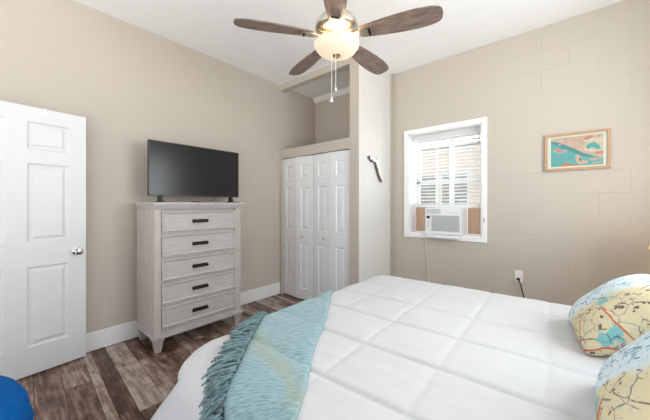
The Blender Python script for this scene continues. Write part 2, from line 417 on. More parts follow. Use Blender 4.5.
# floor of mixed-width planks
bm = nb()
lay = bm.loops.layers.float_color.new('tone')
ang = R(-3.4); ca, sa = math.cos(ang), math.sin(ang)
rnd = random.Random(21)
v_ = -1.6
widths = [.06, .10, .15]
while v_ < 4.3:
    w = rnd.choice(widths)
    u_ = -1.0 - rnd.random()
    while u_ < 5.0:
        ln = rnd.uniform(.45, 1.1)
        t = rnd.choice([.14, .24, .32, .4, .46, .54, .64, .78, .9])
        x0, x1, y0, y1 = u_ + .0012, u_ + ln - .0012, v_ + .0015, v_ + w - .0015
        pts = [(x0, y0), (x1, y0), (x1, y1), (x0, y1)]
        pts = [(x * ca - y * sa, x * sa + y * ca) for x, y in pts]
        pts = [(max(x, -.15), y) for x, y in pts]
        if max(x for x, y in pts) > 0 and all(x < XR + .9 and YB - 1.2 < y < 3.9 for x, y in pts):
            f = bm.faces.new([bm.verts.new((x, y, 0)) for x, y in pts])
            r2 = rnd.random()
            for l in f.loops: l[lay] = (t, r2, rnd.random() * 0 + r2 * .37, 1)
        u_ += ln
    v_ += w
fl = obj('floor', bm, M['floor'])
tag(fl, 'brown and grey mixed width wood plank floor', 'floor', kind='structure')
bm = nb(); bx(bm, -.25, XR + .1, YB - .7, 3.75, -.12, -.002)
o = obj('trim_1', bm, M['dark_gap']); tag(o, 'dark underlay in the seams between the floor planks', 'floor underlay', kind='structure')

bm = nb(); bx(bm, -.2, 0, YB, 3.75, 0, ZC)
tag(obj('wall_left', bm, M['wall']), 'smooth beige wall behind the dresser and the open door', 'wall', kind='structure')

# window wall with its opening
WX0, WX1, WZ0, WZ1, YG = 1.638, 2.492, .935, 2.205, 3.78
bm = nb()
bx(bm, -.2, WX0, YW, YW + .26, 0, ZC); bx(bm, WX1, XR + .1, YW, YW + .26, 0, ZC)
bx(bm, WX0, WX1, YW, YW + .26, 0, WZ0); bx(bm, WX0, WX1, YW, YW + .26, WZ1, ZC)
tag(obj('wall_back', bm, M['block']), 'painted beige concrete block wall around the window', 'wall', kind='structure')

# wall behind the headboard, with a window opening
bm = nb()
bx(bm, XR, XR + .1, YB, 1.05, 0, ZC); bx(bm, XR, XR + .1, 2.65, YW, 0, ZC)
bx(bm, XR, XR + .1, 1.05, 2.65, 0, 1.12); bx(bm, XR, XR + .1, 1.05, 2.65, 2.38, ZC)
tag(obj('wall_right', bm, M['wall']), 'beige wall at the head of the bed', 'wall', kind='structure')

bm = nb(); bx(bm, -.2, XR + .1, YB, 3.8, ZC, ZC + .1)
tag(obj('ceiling', bm, M['ceiling']), 'flat white ceiling above the whole room', 'ceiling', kind='structure')

# closet side facing the bed: paler colour stands in for strong light on it
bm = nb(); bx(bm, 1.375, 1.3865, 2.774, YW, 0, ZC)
tag(obj('wall_closet_side', bm, M['lit_beige']), 'side of the closet surround facing the bed, colour lightened to look lit', 'closet side', kind='structure')
# closet bump-out: jamb pier, band over the doors, header, nook deck and nook ceiling trim
CY, CX1 = 2.77, 1.385
bm = nb()
bx(bm, 1.255, CX1, CY, YW, 0, ZC, .004)
bx(bm, 0, 1.256, CY, CY + .10, 1.965, 2.095, .003)
bx(bm, 0, 1.256, CY, CY + .09, 2.965, ZC)
bx(bm, 0, .05, CY, CY + .08, 0, 1.966)
bx(bm, 0, 1.256, CY + .09, YW, 2.03, 2.06)
tag(obj('wall_closet', bm, M['wall']), 'beige closet surround with open storage nook above the white doors', 'closet wall', kind='structure')
bm = nb()
prism(bm, [(YW, 2.985), (YW - .014, 2.99), (YW - .05, 3.035), (YW - .052, ZC), (YW, ZC)], 0, 1.256, Matrix(((0, 0, 1, 0), (1, 0, 0, 0), (0, 1, 0, 0), (0, 0, 0, 1))))
tag(obj('trim_2', bm, M['trim']), 'white crown moulding at the back of the storage nook', 'crown moulding', kind='structure')
# narrow chase strip and painted conduit in the corner
bm = nb(); bx(bm, CX1, 1.415, YW - .02, YW, 0, ZC)
tag(obj('trim_3', bm, M['wall']), 'narrow beige strip between the closet side and the corner pipe', 'corner strip', kind='structure')
pipe = thing('conduit_pipe', 'thin beige painted vertical pipe in the corner left of the window', 'pipe', (1.43, YW - .014, 0))
bm = nb(); tube(bm, [(0, 0, .0), (0, 0, ZC)], .011, 10); obj('pipe', bm, M['wall'], pipe, True)
bm = nb(); lathe(bm, [(0, -.03), (.017, -.03), (.017, .03), (0, .03)], 12, (0, 0, .66)); obj('coupling', bm, M['wall'], pipe, True)

# baseboards
def baseboard(name, x0, x1, y0, y1, label):
    bm = nb(); bx(bm, x0, x1, y0, y1, .004, .167, .004)
    tag(obj(name, bm, M['trim']), label, 'baseboard', kind='structure')
baseboard('baseboard_left', 0, .015, YB, CY - .003, 'tall white baseboard along the left wall under the dresser')
baseboard('baseboard_back', 1.45, XR, YW - .015, YW, 'white baseboard under the window behind the bed')
baseboard('baseboard_closet', CX1, CX1 + .015, CY, YW - .02, 'white baseboard at the foot of the closet side')

# ------------------------------------------------------------------ panelled doors
def raised_panel(bm, x0, x1, z0, z1, yf, depth=.011):
    """recess + raised field facing -y, outer frame at y=yf"""
    prof = [(0, 0), (.010, depth), (.022, depth), (.042, depth * .25)]
    k = min(1.0, min(x1 - x0, z1 - z0) / .16)
    rings = []
    for ins, dep in prof:
        i = ins * k
        rings.append([bm.verts.new(p) for p in ((x0 + i, yf + dep, z0 + i), (x1 - i, yf + dep, z0 + i), (x1 - i, yf + dep, z1 - i), (x0 + i, yf + dep, z1 - i))])
    for a, b2 in zip(rings, rings[1:]):
        for j in range(4): bm.faces.new((a[j], a[(j + 1) % 4], b2[(j + 1) % 4], b2[j]))
    bm.faces.new(rings[-1])

def panel_slab(parent, w, h, th, cols, rows, z0=0.0, name='slab', paint='door'):
    """local: x 0..w, front at y=0, back at y=th; cols/rows are (from,to) of the panels"""
    bm = nb()
    xs = [0] + [v for c in cols for v in c] + [w]
    zs = [z0] + [v for r in rows for v in r] + [z0 + h]
    for i in range(len(xs) - 1):
        for j in range(len(zs) - 1):
            if i % 2 == 1 and j % 2 == 1: continue
            bx(bm, xs[i], xs[i + 1], 0, th, zs[j], zs[j + 1])
    for c in cols:
        for r in rows: bx(bm, c[0], c[1], .013, th - .004, r[0], r[1])
    bmesh.ops.remove_doubles(bm, verts=bm.verts, dist=1e-5)
    s = obj(name, bm, M[paint], parent)
    pans = []
    for c in cols:
        for r in rows:
            bm = nb(); raised_panel(bm, c[0], c[1], r[0], r[1], 0.0)
            pans.append((bm, s))
    return s, pans

# room door, standing open near the left wall
FE = Vector((.094, .544, 0)); ddir = R(96.7)
fw = Vector((math.cos(ddir), math.sin(ddir), 0))
hinge = FE - fw * .83
door = thing('door_1', 'white six panel room door standing open against the left wall', 'door', hinge, ddir, kind='structure')
rows = [(.222, .828), (1.015, 1.615), (1.722, 1.930)]
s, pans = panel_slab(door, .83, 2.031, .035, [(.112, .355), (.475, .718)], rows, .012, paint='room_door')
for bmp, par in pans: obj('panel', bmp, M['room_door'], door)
kn = nb()
mk = Matrix.Translation((.83 - .062, 0, .915)) @ Matrix.Rotation(R(90), 4, 'X')
lathe(kn, [(0, 0), (.031, 0), (.032, .006), (.024, .011), (.011, .014), (.010, .030), (.016, .036), (.026, .045), (.029, .056), (.026, .066), (.012, .071), (0, .0715)], 24)
bmesh.ops.transform(kn, matrix=mk, verts=kn.verts)
ko = obj('door_knob', kn, M['chrome'], door, True); ko['label'] = 'polished nickel door knob'
bm = nb(); bx(bm, .83, .842, .010, .024, .905, .925, .002); obj('latch', bm, M['brass'], door)
bm = nb(); bx(bm, .565, .579, -.005, -.001, 1.985, 2.047); bx(bm, .565, .579, -.004, .04, 2.044, 2.047); bx(bm, .568, .576, -.014, -.004, 1.98, 1.990)
hk = obj('over_door_hook', bm, M['ac']); hk.location = hinge; hk.rotation_euler = (0, 0, ddir)
tag(hk, 'small pale hook hanging over the top of the open door', 'hook')

# closet bifold doors: two pairs of leaves folded out a little
bif = thing('door_2', 'white panelled bifold closet doors below the storage nook', 'closet door', (0, 0, 0), kind='structure')
brow = [(.16, .775), (.96, 1.54), (1.665, 1.842)]
def leaf(pa, pb, zoff, knob_at=None):
    a = Vector((*pa, 0)); d = Vector((*pb, 0)) - a
    w = d.length - .003
    lf, pans = panel_slab(bif, w, 1.945, .03, [(.078, w - .078)], brow, .014, 'leaf')
    lf.location = a; lf.rotation_euler = (0, 0, math.atan2(d.y, d.x))
    for bmp, par in pans:
        obj('panel', bmp, M['door'], lf)
    if knob_at is not None:
        kb = nb(); lathe(kb, [(0, 0), (.007, 0), (.007, .012), (.016, .018), (.017, .026), (.010, .031), (0, .032)], 16)
        bmesh.ops.transform(kb, matrix=Matrix.Translation((knob_at, 0, .87)) @ Matrix.Rotation(R(90), 4, 'X'), verts=kb.verts)
        k2 = obj('knob', kb, M['steel'], lf, True)
fo = .022
leaf((.055, CY + .03), (.352, CY + .03 - fo), 0)
leaf((.352, CY + .03 - fo), (.652, CY + .03), 0, .12)
leaf((.656, CY + .03), (.956, CY + .03 - fo * .6), 0, .19)
leaf((.956, CY + .03 - fo * .6), (1.250, CY + .03), 0)
bm = nb(); bx(bm, .05, 1.255, CY + .02, CY + .05, 1.961, 1.9655); ot = obj('track', bm, M['handle'], bif)

# ------------------------------------------------------------------ window with casing, sash and glass
win = thing('window_1', 'white cased window in the block wall, sash and glass', 'window', (0, 0, 0), kind='structure')
bm = nb()
bx(bm, 1.583, WX0, YW - .014, YW, .884, 2.258, .003); bx(bm, WX1, 2.546, YW - .014, YW, .884, 2.258, .003)
bx(bm, WX0, WX1, YW - .014, YW, WZ1, 2.258, .003); bx(bm, WX0, WX1, YW - .014, YW, .884, WZ0 + .002, .003)
obj('casing', bm, M['trim'], win)
bm = nb()
bx(bm, WX0, WX0 + .012, YW, YG, WZ0, WZ1); bx(bm, WX1 - .012, WX1, YW, YG, WZ0, WZ1)
bx(bm, WX0, WX1, YW, YG, WZ1 - .012, WZ1); bx(bm, WX0, WX1, YW, YG + .05, WZ0, WZ0 + .012)
obj('jamb', bm, M['trim'], win)
bm = nb()
x0, x1 = WX0 + .012, WX1 - .012
def sash(bm, z0, z1, y, mull=True):
    t = .038
    bx(bm, x0, x0 + t, y, y + .03, z0, z1); bx(bm, x1 - t, x1, y, y + .03, z0, z1)
    bx(bm, x0, x1, y, y + .03, z0, z0 + t); bx(bm, x0, x1, y, y + .03, z1 - t, z1)
    if mull: bx(bm, (x0 + x1) / 2 + .035, (x0 + x1) / 2 + .06, y + .005, y + .025, z0, z1)
sash(bm, 1.265, 1.60, YG, True)
obj('lower_sash', bm, M['vinyl'], win)
bm = nb(); sash(bm, 1.57, WZ1 - .012, YG + .032, True); obj('upper_sash', bm, M['vinyl'], win)
bm = nb(); bx(bm, x0 + .03, x1 - .03, YG + .012, YG + .016, 1.29, 1.58); obj('glass_pane', bm, M['glass'], win)
bm = nb(); bx(bm, x0 + .03, x1 - .03, YG + .045, YG + .049, 1.60, WZ1 - .04); obj('glass_pane', bm, M['glass'], win)
bm = nb(); bx(bm, 2.515, 2.523, YW - .024, YW - .014, 1.10, 1.16, .002); bx(bm, 2.509, 2.529, YW - .020, YW - .014, 1.12, 1.14, .002)
obj('cord_cleat', bm, M['ac_grey'], win)

# blind, half raised above the air conditioner
bl = thing('window_blind', 'white slatted blind lowered to the top of the air conditioner', 'blind', ((WX0 + WX1) / 2, 3.68, 1.27))
hw = (WX1 - WX0) / 2 - .018
bm = nb(); bx(bm, -hw, hw, -.03, .03, .865, .92, .004); bx(bm, -hw, hw, -.04, -.028, .85, .922, .003); obj('head_rail', bm, M['blind'], bl)
bm = nb()
nsl = 20
for i in range(nsl):
    z = .045 + i * (.84 - .045) / (nsl - 1)
    mt = Matrix.Translation((0, 0, z)) @ Matrix.Rotation(R(-13), 4, 'X')
    n0 = len(bm.verts)
    for k in range(4):
        ya, yb = -.025 + k * .0125, -.025 + (k + 1) * .0125
        za, zb = .003 * (1 - (ya / .025) ** 2), .003 * (1 - (yb / .025) ** 2)
        vs = [bm.verts.new(mt @ Vector(p)) for p in ((-hw, ya, za), (hw, ya, za), (hw, yb, zb), (-hw, yb, zb), (-hw, ya, za + .0028), (hw, ya, za + .0028), (hw, yb, zb + .0028), (-hw, yb, zb + .0028))]
        for q in ((3, 2, 1, 0), (4, 5, 6, 7), (0, 1, 5, 4), (2, 3, 7, 6), (1, 2, 6, 5), (3, 0, 4, 7)): bm.faces.new([vs[j] for j in q])
obj('slats', bm, M['blind'], bl)
bm = nb(); bx(bm, -hw, hw, -.026, .026, .0, .030, .005); obj('bottom_rail', bm, M['blind'], bl)
for xx, tw_ in ((-.112, .005), (.057, .011), (hw - .04, .003)):
    bm = nb(); bx(bm, xx - tw_, xx + tw_, -.0285, -.0275, .03, .87); bx(bm, xx - tw_, xx + tw_, .0275, .0285, .03, .87)
    obj('ladder_tape', bm, M['blind'], bl)
bm = nb(); tube(bm, [(hw - .03, -.045, .86), (hw - .028, -.046, .80), (hw - .03, -.045, .74)], .004, 6); bx(bm, hw - .04, hw - .018, -.052, -.04, .72, .76, .003)
obj('lift_cord', bm, M['ac_grey'], bl)

# air conditioner
ac = thing('window_air_conditioner', 'white window air conditioner with grey grille sitting on the sill', 'air conditioner', (2.085, 3.50, WZ0 + .012))
aw, ah = .205, .315
bm = nb(); bx(bm, -aw, aw, .02, .50, 0, ah, .012, 3); obj('body', bm, M['ac'], ac)
bm = nb(); bx(bm, -aw - .004, aw + .004, -.012, .04, -.002, ah + .003, .012, 3); obj('front_frame', bm, M['ac'], ac)
bm = nb()
bx(bm, -.125, aw - .015, -.0165, -.010, .04, .225)
for i in range(17): bx(bm, -.125, aw - .015, -.0195, -.015, .045 + i * .0108, .0505 + i * .0108)
for i in range(9): bx(bm, -.12 + i * .037, -.116 + i * .037, -.0205, -.015, .04, .225)
obj('grille', bm, M['ac_grey'], ac)
bm = nb()
for i in range(4): bx(bm, -.19, -.02, -.016, -.008, .25 + i * .013, .2575 + i * .013)
obj('air_vent', bm, M['ac_grey'], ac)
bm = nb()
for i in range(4): bx(bm, .0 + i * .045, .036 + i * .045, -.015, -.008, .252, .292, .003)
obj('louvre', bm, M['ac'], ac)
bm = nb(); bx(bm, -.188, -.150, -.0145, -.008, .185, .218, .002); d = obj('display', bm, M['black_plastic'], ac); d['label'] = 'small black display'
for k in range(3):
    bm = nb(); bx(bm, -.182 + .0, -.158, -.0145, -.009, .145 - k * .033, .157 - k * .033, .002); obj('button', bm, M['ac_grey'], ac)
bm = nb(); bx(bm, -aw, aw - .02, -.045, .02, -.045, -.004, .012, 3); obj('bottom_lip', bm, M['ac'], ac)
for nm, xa, xb, lab in (('filler_panel', 1.672, 1.855, 'tan filler board left of the air conditioner'), ('filler_panel', 2.31, 2.43, 'tan filler board right of the air conditioner')):
    bm = nb(); bx(bm, xa, xb, 3.735, 3.75, WZ0 + .016, 1.262, .002)
    bx(bm, xa - .012, xa, 3.73, 3.755, WZ0 + .016, 1.262); bx(bm, xb, xb + .012, 3.73, 3.755, WZ0 + .016, 1.262)
    tag(obj(nm, bm, M['tan_board']), lab, 'filler board')
# air conditioner flex hanging down the wall
bm = nb()
tube(bm, [(1.862, YW - .02, .882), (1.872, YW - .012, .80), (1.882, YW - .008, .68), (1.890, YW - .008, .55), (1.90, YW - .008, .38), (1.92, YW - .008, .22)], .005, 6)
bmesh.ops.translate(bm, verts=bm.verts, vec=(-2.085, -3.50, -(WZ0 + .012)))
obj('power_cord', bm, M['white_cord'], ac, True)
# wall socket and black lead
so = thing('wall_socket', 'white electrical outlet on the block wall right of the window', 'outlet', (2.832, YW - .003, .565))
bm = nb(); bx(bm, -.037, .037, -.006, 0.003, -.06, .06, .004); obj('cover_plate', bm, M['outlet'], so)
bm = nb(); bx(bm, -.017, .017, -.009, -.005, .008, .040, .004); bx(bm, -.017, .017, -.009, -.005, -.040, -.008, .004); obj('receptacle', bm, M['outlet'], so)
bm = nb(); bx(bm, -.013, .013, -.034, -.0095, -.036, -.012, .005)
bmesh.ops.translate(bm, verts=bm.verts, vec=(2.832, YW - .003, .565))
tube(bm, [(2.832, YW - .03, .545), (2.845, YW - .045, .515), (2.86, YW - .045, .46), (2.875, YW - .04, .39), (2.885, YW - .035, .28), (2.89, YW - .03, .1)], .0055, 8)
tag(obj('power_lead', bm, M['cord_black'], None, True), 'black power lead plugged into the outlet and dropping behind the bed', 'cord')

# neighbouring house and lawn seen through the blind
nh = thing('neighbor_house', 'tan house next door seen through the window blind', 'house', (-1.2, 11.0, -.1))
bm = nb(); bx(bm, -6.5, 6.0, 0, 3.0, 0, 3.22); obj('wall', bm, M['siding'], nh)
bm = nb(); bx(bm, -6.6, 6.1, -.40, -.36, 3.26, 3.46); obj('fascia', bm, M['fascia'], nh)
bm = nb(); bx(bm, -6.6, 6.1, -.36, 0.02, 3.22, 3.26); obj('soffit', bm, M['vinyl'], nh)
bm = nb(); prism(bm, [(-.44, 3.46), (1.5, 3.55), (3.3, 3.46), (3.3, 3.41), (-.44, 3.41)], -6.6, 6.1, Matrix(((0, 0, 1, 0), (1, 0, 0, 0), (0, 1, 0, 0), (0, 0, 0, 1)))); obj('roof', bm, M['roofing'], nh)
for xa in (-.35, .75):
    bm = nb(); bx(bm, xa, xa + .95, -.03, .01, 1.1, 2.55)
    wf = obj('window', bm, M['vinyl'], nh)
    bm = nb(); bx(bm, xa + .05, xa + .90, -.035, -.028, 1.15, 1.80); bx(bm, xa + .05, xa + .90, -.035, -.028, 1.85, 2.50); obj('pane', bm, M['roofing'], wf)
bm = nb(); bx(bm, -9, 7, 3.85, 15, -.14, -.1)
tag(obj('ground', bm, M['lawn']), 'pale gravel ground outside the window', 'ground', kind='structure')

# ------------------------------------------------------------------ chest of drawers
DX, DY0, DY1 = .50, .938, 1.79     # front plane, left and right end of the body
dr = thing('chest_of_drawers', 'whitewashed five drawer chest under the television', 'chest of drawers', (.04, (DY0 + DY1) / 2, 0))
def dadd(name, bm, m, parent=None, **k):
    if parent is None:
        bmesh.ops.translate(bm, verts=bm.verts, vec=(-.04, -(DY0 + DY1) / 2, 0))
        return obj(name, bm, m, dr, **k)
    bmesh.ops.translate(bm, verts=bm.verts, vec=(-.04, -(DY0 + DY1) / 2, 0))
    return obj(name, bm, m, parent, **k)
bm = nb()
bx(bm, .045, DX - .02, DY0 + .006, DY1 - .006, .15, 1.268)           # carcass
dadd('carcass', bm, M['wash_v'])
bm = nb()                                                           # face frame
bx(bm, DX - .022, DX, DY0, .990, .15, 1.268, .003); bx(bm, DX - .022, DX, 1.724, DY1, .15, 1.268, .003)
for z0, z1 in ((.15, .200), (.389, .411), (.600, .620), (.811, .832), (1.030, 1.052), (1.243, 1.268)): bx(bm, DX - .022, DX - .016, .990, 1.726, z0, z1)
dadd('face_frame', bm, M['wash_v'])
for yy0, yy1 in ((DY0 - .002, DY0 + .012), (DY1 - .012, DY1 + .002)):
    bm = nb()
    bx(bm, .045, .085, yy0, yy1, .15, 1.268, .002); bx(bm, DX - .05, DX - .002, yy0, yy1, .15, 1.268, .002)
    bx(bm, .085, DX - .05, yy0 + .003, yy1 - .003, .15, 1.268)
    dadd('side_panel', bm, M['wash_v'])
bm = nb(); bx(bm, .045, DX + .032, DY0 - .020, DY1 + .035, 1.302, 1.322, .004); dadd('top', bm, M['wash_h'])
bm = nb()                                                           # crown under the top
prof = [(.0, 1.258), (.006, 1.262), (.010, 1.272), (.022, 1.290), (.026, 1.302)]
prev = None
for e, z in prof:
    ring = [bm.verts.new(p) for p in ((.05, DY0 - e * .5, z), (DX + e, DY0 - e * .5, z), (DX + e, DY1 + e, z), (.05, DY1 + e, z))]
    if prev:
        for j in range(4): bm.faces.new((prev[j], prev[(j + 1) % 4], ring[(j + 1) % 4], ring[j]))
    prev = ring
dadd('crown_moulding', bm, M['wash_h'])
bm = nb(); bx(bm, .05, DX + .024, DY0 - .018, DY1 + .022, .124, .152, .006); bx(bm, .055, DX + .012, DY0 - .009, DY1 + .011, .152, .166, .005); dadd('plinth', bm, M['wash_h'])
def foot(cx, cy):
    bm = nb()
    prev = None
    for hw_, z in ((.022, 0.0), (.034, .088), (.036, .10), (.043, .104), (.043, .130)):
        ring = [bm.verts.new((cx + sx * hw_, cy + sy * hw_, z)) for sx, sy in ((-1, -1), (1, -1), (1, 1), (-1, 1))]
        if prev:
            for j in range(4): bm.faces.new((prev[j], prev[(j + 1) % 4], ring[(j + 1) % 4], ring[j]))
        else: bm.faces.new(ring)
        prev = ring
    dadd('leg', bm, M['wash_v'])
for cx in (.085, DX - .035):
    for cy in (DY0 + .035, DY1 - .035): foot(cx, cy)
for z0, z1 in ((1.054, 1.241), (.834, 1.028), (.622, .809), (.413, .598), (.202, .387)):
    bm = nb()
    y0, y1 = .994, 1.722
    z0 += .001; z1 -= .002
    bx(bm, DX - .018, DX - .008, y0, y1, z0, z1)
    t = .017
    # raised frame mitred around a flat field
    rings = []
    for ins, xx in ((0, DX - .004), (0.001, DX + .003), (t * .45, DX + .006), (t, DX + .002), (t * 1.3, DX - .007)):
        rings.append([bm.verts.new(p) for p in ((xx, y0 + ins, z0 + ins), (xx, y1 - ins, z0 + ins), (xx, y1 - ins, z1 - ins), (xx, y0 + ins, z1 - ins))])
    for a, b2 in zip(rings, rings[1:]):
        for j in range(4): bm.faces.new((a[j], a[(j + 1) % 4], b2[(j + 1) % 4], b2[j]))
    bm.faces.new(rings[-1])
    d = dadd('drawer', bm, M['wash_h'])
    zc = (z0 + z1) / 2 - .003
    bm = nb()
    bx(bm, DX - .008, DX + .002, 1.268, 1.420, zc - .017, zc + .017, .002)
    bx(bm, DX + .002, DX + .022, 1.276, 1.290, zc - .008, zc + .008, .003); bx(bm, DX + .002, DX + .022, 1.398, 1.412, zc - .008, zc + .008, .003)
    bx(bm, DX + .014, DX + .026, 1.272, 1.416, zc - .008, zc + .008, .004)
    h = dadd('handle', bm, M['handle'], d); h['label'] = 'dark bronze bar handle'

# ------------------------------------------------------------------ television
TY0, TY1, TZ0, TZ1, TX = .962, 1.908, 1.384, 1.905, .28
tv = thing('television', 'black flat screen television on top of the chest of drawers', 'television', (TX, (TY0 + TY1) / 2, 1.322))
ty, tz = (TY0 + TY1) / 2, 1.322
bm = nb(); bx(bm, -.035, -.004, TY0 - ty, TY1 - ty, TZ0 - tz, TZ1 - tz, .004); bx(bm, -.07, -.03, TY0 - ty + .12, TY1 - ty - .12, TZ0 - tz + .04, TZ0 - tz + .33, .012)
obj('housing', bm, M['black_plastic'], tv)
bm = nb()
w0, w1, h0, h1 = TY0 - ty, TY1 - ty, TZ0 - tz, TZ1 - tz
bx(bm, -.004, .001, w0, w0 + .009, h0, h1, .001); bx(bm, -.004, .001, w1 - .009, w1, h0, h1, .001)
bx(bm, -.004, .001, w0, w1, h1 - .009, h1, .001); bx(bm, -.004, .001, w0, w1, h0, h0 + .015, .001)
obj('bezel', bm, M['black_plastic'], tv)
bm = nb(); bx(bm, -.0035, -.001, w0 + .008, w1 - .008, h0 + .014, h1 - .008); obj('screen', bm, M['screen'], tv)
for yy in (w0 + .10, w1 - .10):
    bm = nb()
    prism(bm, [(-.10, 0), (.115, 0), (.115, .006), (.02, .016), (.005, .07), (-.03, .07), (-.03, .016), (-.10, .006)], yy - .016, yy + .016, Matrix(((1, 0, 0, 0), (0, 0, 1, 0), (0, 1, 0, 0), (0, 0, 0, 1))))
    bx(bm, -.02, .10, yy - .055, yy + .055, 0, .006, .002)
    obj('stand_foot', bm, M['black_plastic'], tv)
bm = nb(); bx(bm, .265, .325, 1.355, 1.437, 1.3225, 1.334, .005)
tag(obj('remote_control', bm, M['black_plastic']), 'small flat black remote lying on the chest under the television', 'remote')
bm = nb(); tube(bm, [(.23, 1.66, 1.395), (.22, 1.63, 1.36), (.20, 1.60, 1.335), (.15, 1.58, 1.328), (.06, 1.57, 1.326)], .003, 6)
tag(obj('cable', bm, M['cord_black'], None, True), 'thin dark cable behind the television dropping onto the chest top', 'cable')

# ------------------------------------------------------------------ bed
bed = thing('bed', 'wide bed with white quilted comforter in front of the window', 'bed', (1.91, .47, 0), R(2.0))
BL, BW, BZ, BR = 2.06, 1.93, .661, .11
QX = [1.29 + k * .327 for k in range(-6, 4)]
QY = [.93 + k * .31 for k in range(-6, 8)]
def quilt(p):
    dx = min(abs(p[0] - q) for q in QX); dy = min(abs(p[1] - q) for q in QY)
    f = (1 - .3 * math.exp(-(dx / .014) ** 2)) * (1 - math.exp(-(dy / .012) ** 2))
    big = (min(dy, .155) / .155) ** .5 * (.7 + .3 * min(dx, .16) / .16)
    n = noise.noise(Vector((p[0] * 3.1, p[1] * 3.1, 1.7)))
    n2 = noise.noise(Vector((p[0] * 6, p[1] * 17, 4.2)))
    return .012 * f + .006 * big + .004 * n + .0045 * n2 * (1 - abs(dy - .08) / .16)
def skirt(q, dvec, s):
    """point of the comforter: q = nearest point of the inset top, dvec = outward unit direction, s = length past it"""
    arc = BR * PI / 2
    if s <= 0: return Vector((q[0] + dvec[0] * s, q[1] + dvec[1] * s, BZ)), Vector((0, 0, 1))
    if s < arc:
        th = s / BR
        out, down = BR * math.sin(th), BR * (1 - math.cos(th))
        nrm = Vector((dvec[0] * math.sin(th), dvec[1] * math.sin(th), math.cos(th)))
    else:
        e = s - arc
        cpos = q[0] * dvec[1] * 1.0 - q[1] * dvec[0] + math.atan2(dvec[1], dvec[0]) * .45
        rip = .020 * math.sin(cpos * 15) * min(1, e / .2) + .012 * math.sin(cpos * 33 + 1) * min(1, e / .2)
        out, down = BR + (.31 + 0.34 * abs(2 * dvec[0] * dvec[1])) * e + rip, BR + e * .97
        nrm = Vector((dvec[0], dvec[1], .15))
    return Vector((q[0] + dvec[0] * out, q[1] + dvec[1] * out, BZ - down)), nrm
RC = .12            # plan radius of the corners
IN = BR + RC
X0, X1, Y0, Y1 = IN, BL, IN, BW - IN
def drape(x, y, lift=0.0):
    qx, qy = min(max(x, X0), X1), min(max(y, Y0), Y1)
    v = Vector((x - qx, y - qy)); s = v.length
    d = (v / s) if s > 1e-9 else Vector((0, 0))
    if s <= RC: p, n = Vector((x, y, BZ)), Vector((0, 0, 1))
    else: p, n = skirt((qx + d[0] * RC, qy + d[1] * RC), d, s - RC)
    return p + n * (quilt((x, y)) + lift)
bm = nb()
nx, ny = 210, 230
grid = [[None] * (ny + 1) for _ in range(nx + 1)]
for i in range(nx + 1):
    for j in range(ny + 1):
        grid[i][j] = bm.verts.new(drape(X0 + (X1 - X0) * i / nx, Y0 + (Y1 - Y0) * j / ny))
for i in range(nx):
    for j in range(ny): bm.faces.new((grid[i][j], grid[i + 1][j], grid[i + 1][j + 1], grid[i][j + 1]))
# perimeter rays: near side, foot corner, foot, far corner, far side
per = [((X0 + (X1 - X0) * i / nx, Y0), (0, -1), grid[i][0]) for i in range(nx, -1, -1)]
per += [((X0, Y0), (-math.sin(a * PI / 2 / 14), -math.cos(a * PI / 2 / 14)), grid[0][0]) for a in range(1, 15)]
per += [((X0, Y0 + (Y1 - Y0) * j / ny), (-1, 0), grid[0][j]) for j in range(1, ny + 1)]
per += [((X0, Y1), (-math.cos(a * PI / 2 / 14), math.sin(a * PI / 2 / 14)), grid[0][ny]) for a in range(1, 15)]
per += [((X0 + (X1 - X0) * i / nx, Y1), (0, 1), grid[i][ny]) for i in range(1, nx + 1)]
ns, smax = 30, .62 + RC
prev = None
for q, d, v0 in per:
    col = [v0]
    for k in range(1, ns + 1):
        s = smax * k / ns
        col.append(bm.verts.new(drape(q[0] + d[0] * s, q[1] + d[1] * s)))
    if prev:
        for k in range(ns):
            f = [prev[k], prev[k + 1], col[k + 1], col[k]]
            f2 = []
            for v in f:
                if v not in f2: f2.append(v)
            if len(f2) > 2: bm.faces.new(f2)
    prev = col
cf = obj('comforter', bm, M['comforter'], bed, True, 180)
cf['label'] = 'white quilted comforter'
bm = nb(); bx(bm, .06, BL, .06, BW - .06, .30, BZ - .03, .06, 4); obj('mattress', bm, M['mattress'], bed, True)
bm = nb(); bx(bm, .08, BL, .08, BW - .08, .12, .30, .01); obj('bed_base', bm, M['mattress'], bed)
for lx in (.12, BL - .08):
    for ly in (.14, BW - .14):
        bm = nb(); bx(bm, lx - .03, lx + .03, ly - .03, ly + .03, 0, .12); obj('leg', bm, M['dark_wood'], bed)
bm = nb(); bx(bm, BL + .005, BL + .065, -.02, BW + .02, .1, 1.08, .015); obj('headboard', bm, M['headboard'], bed)

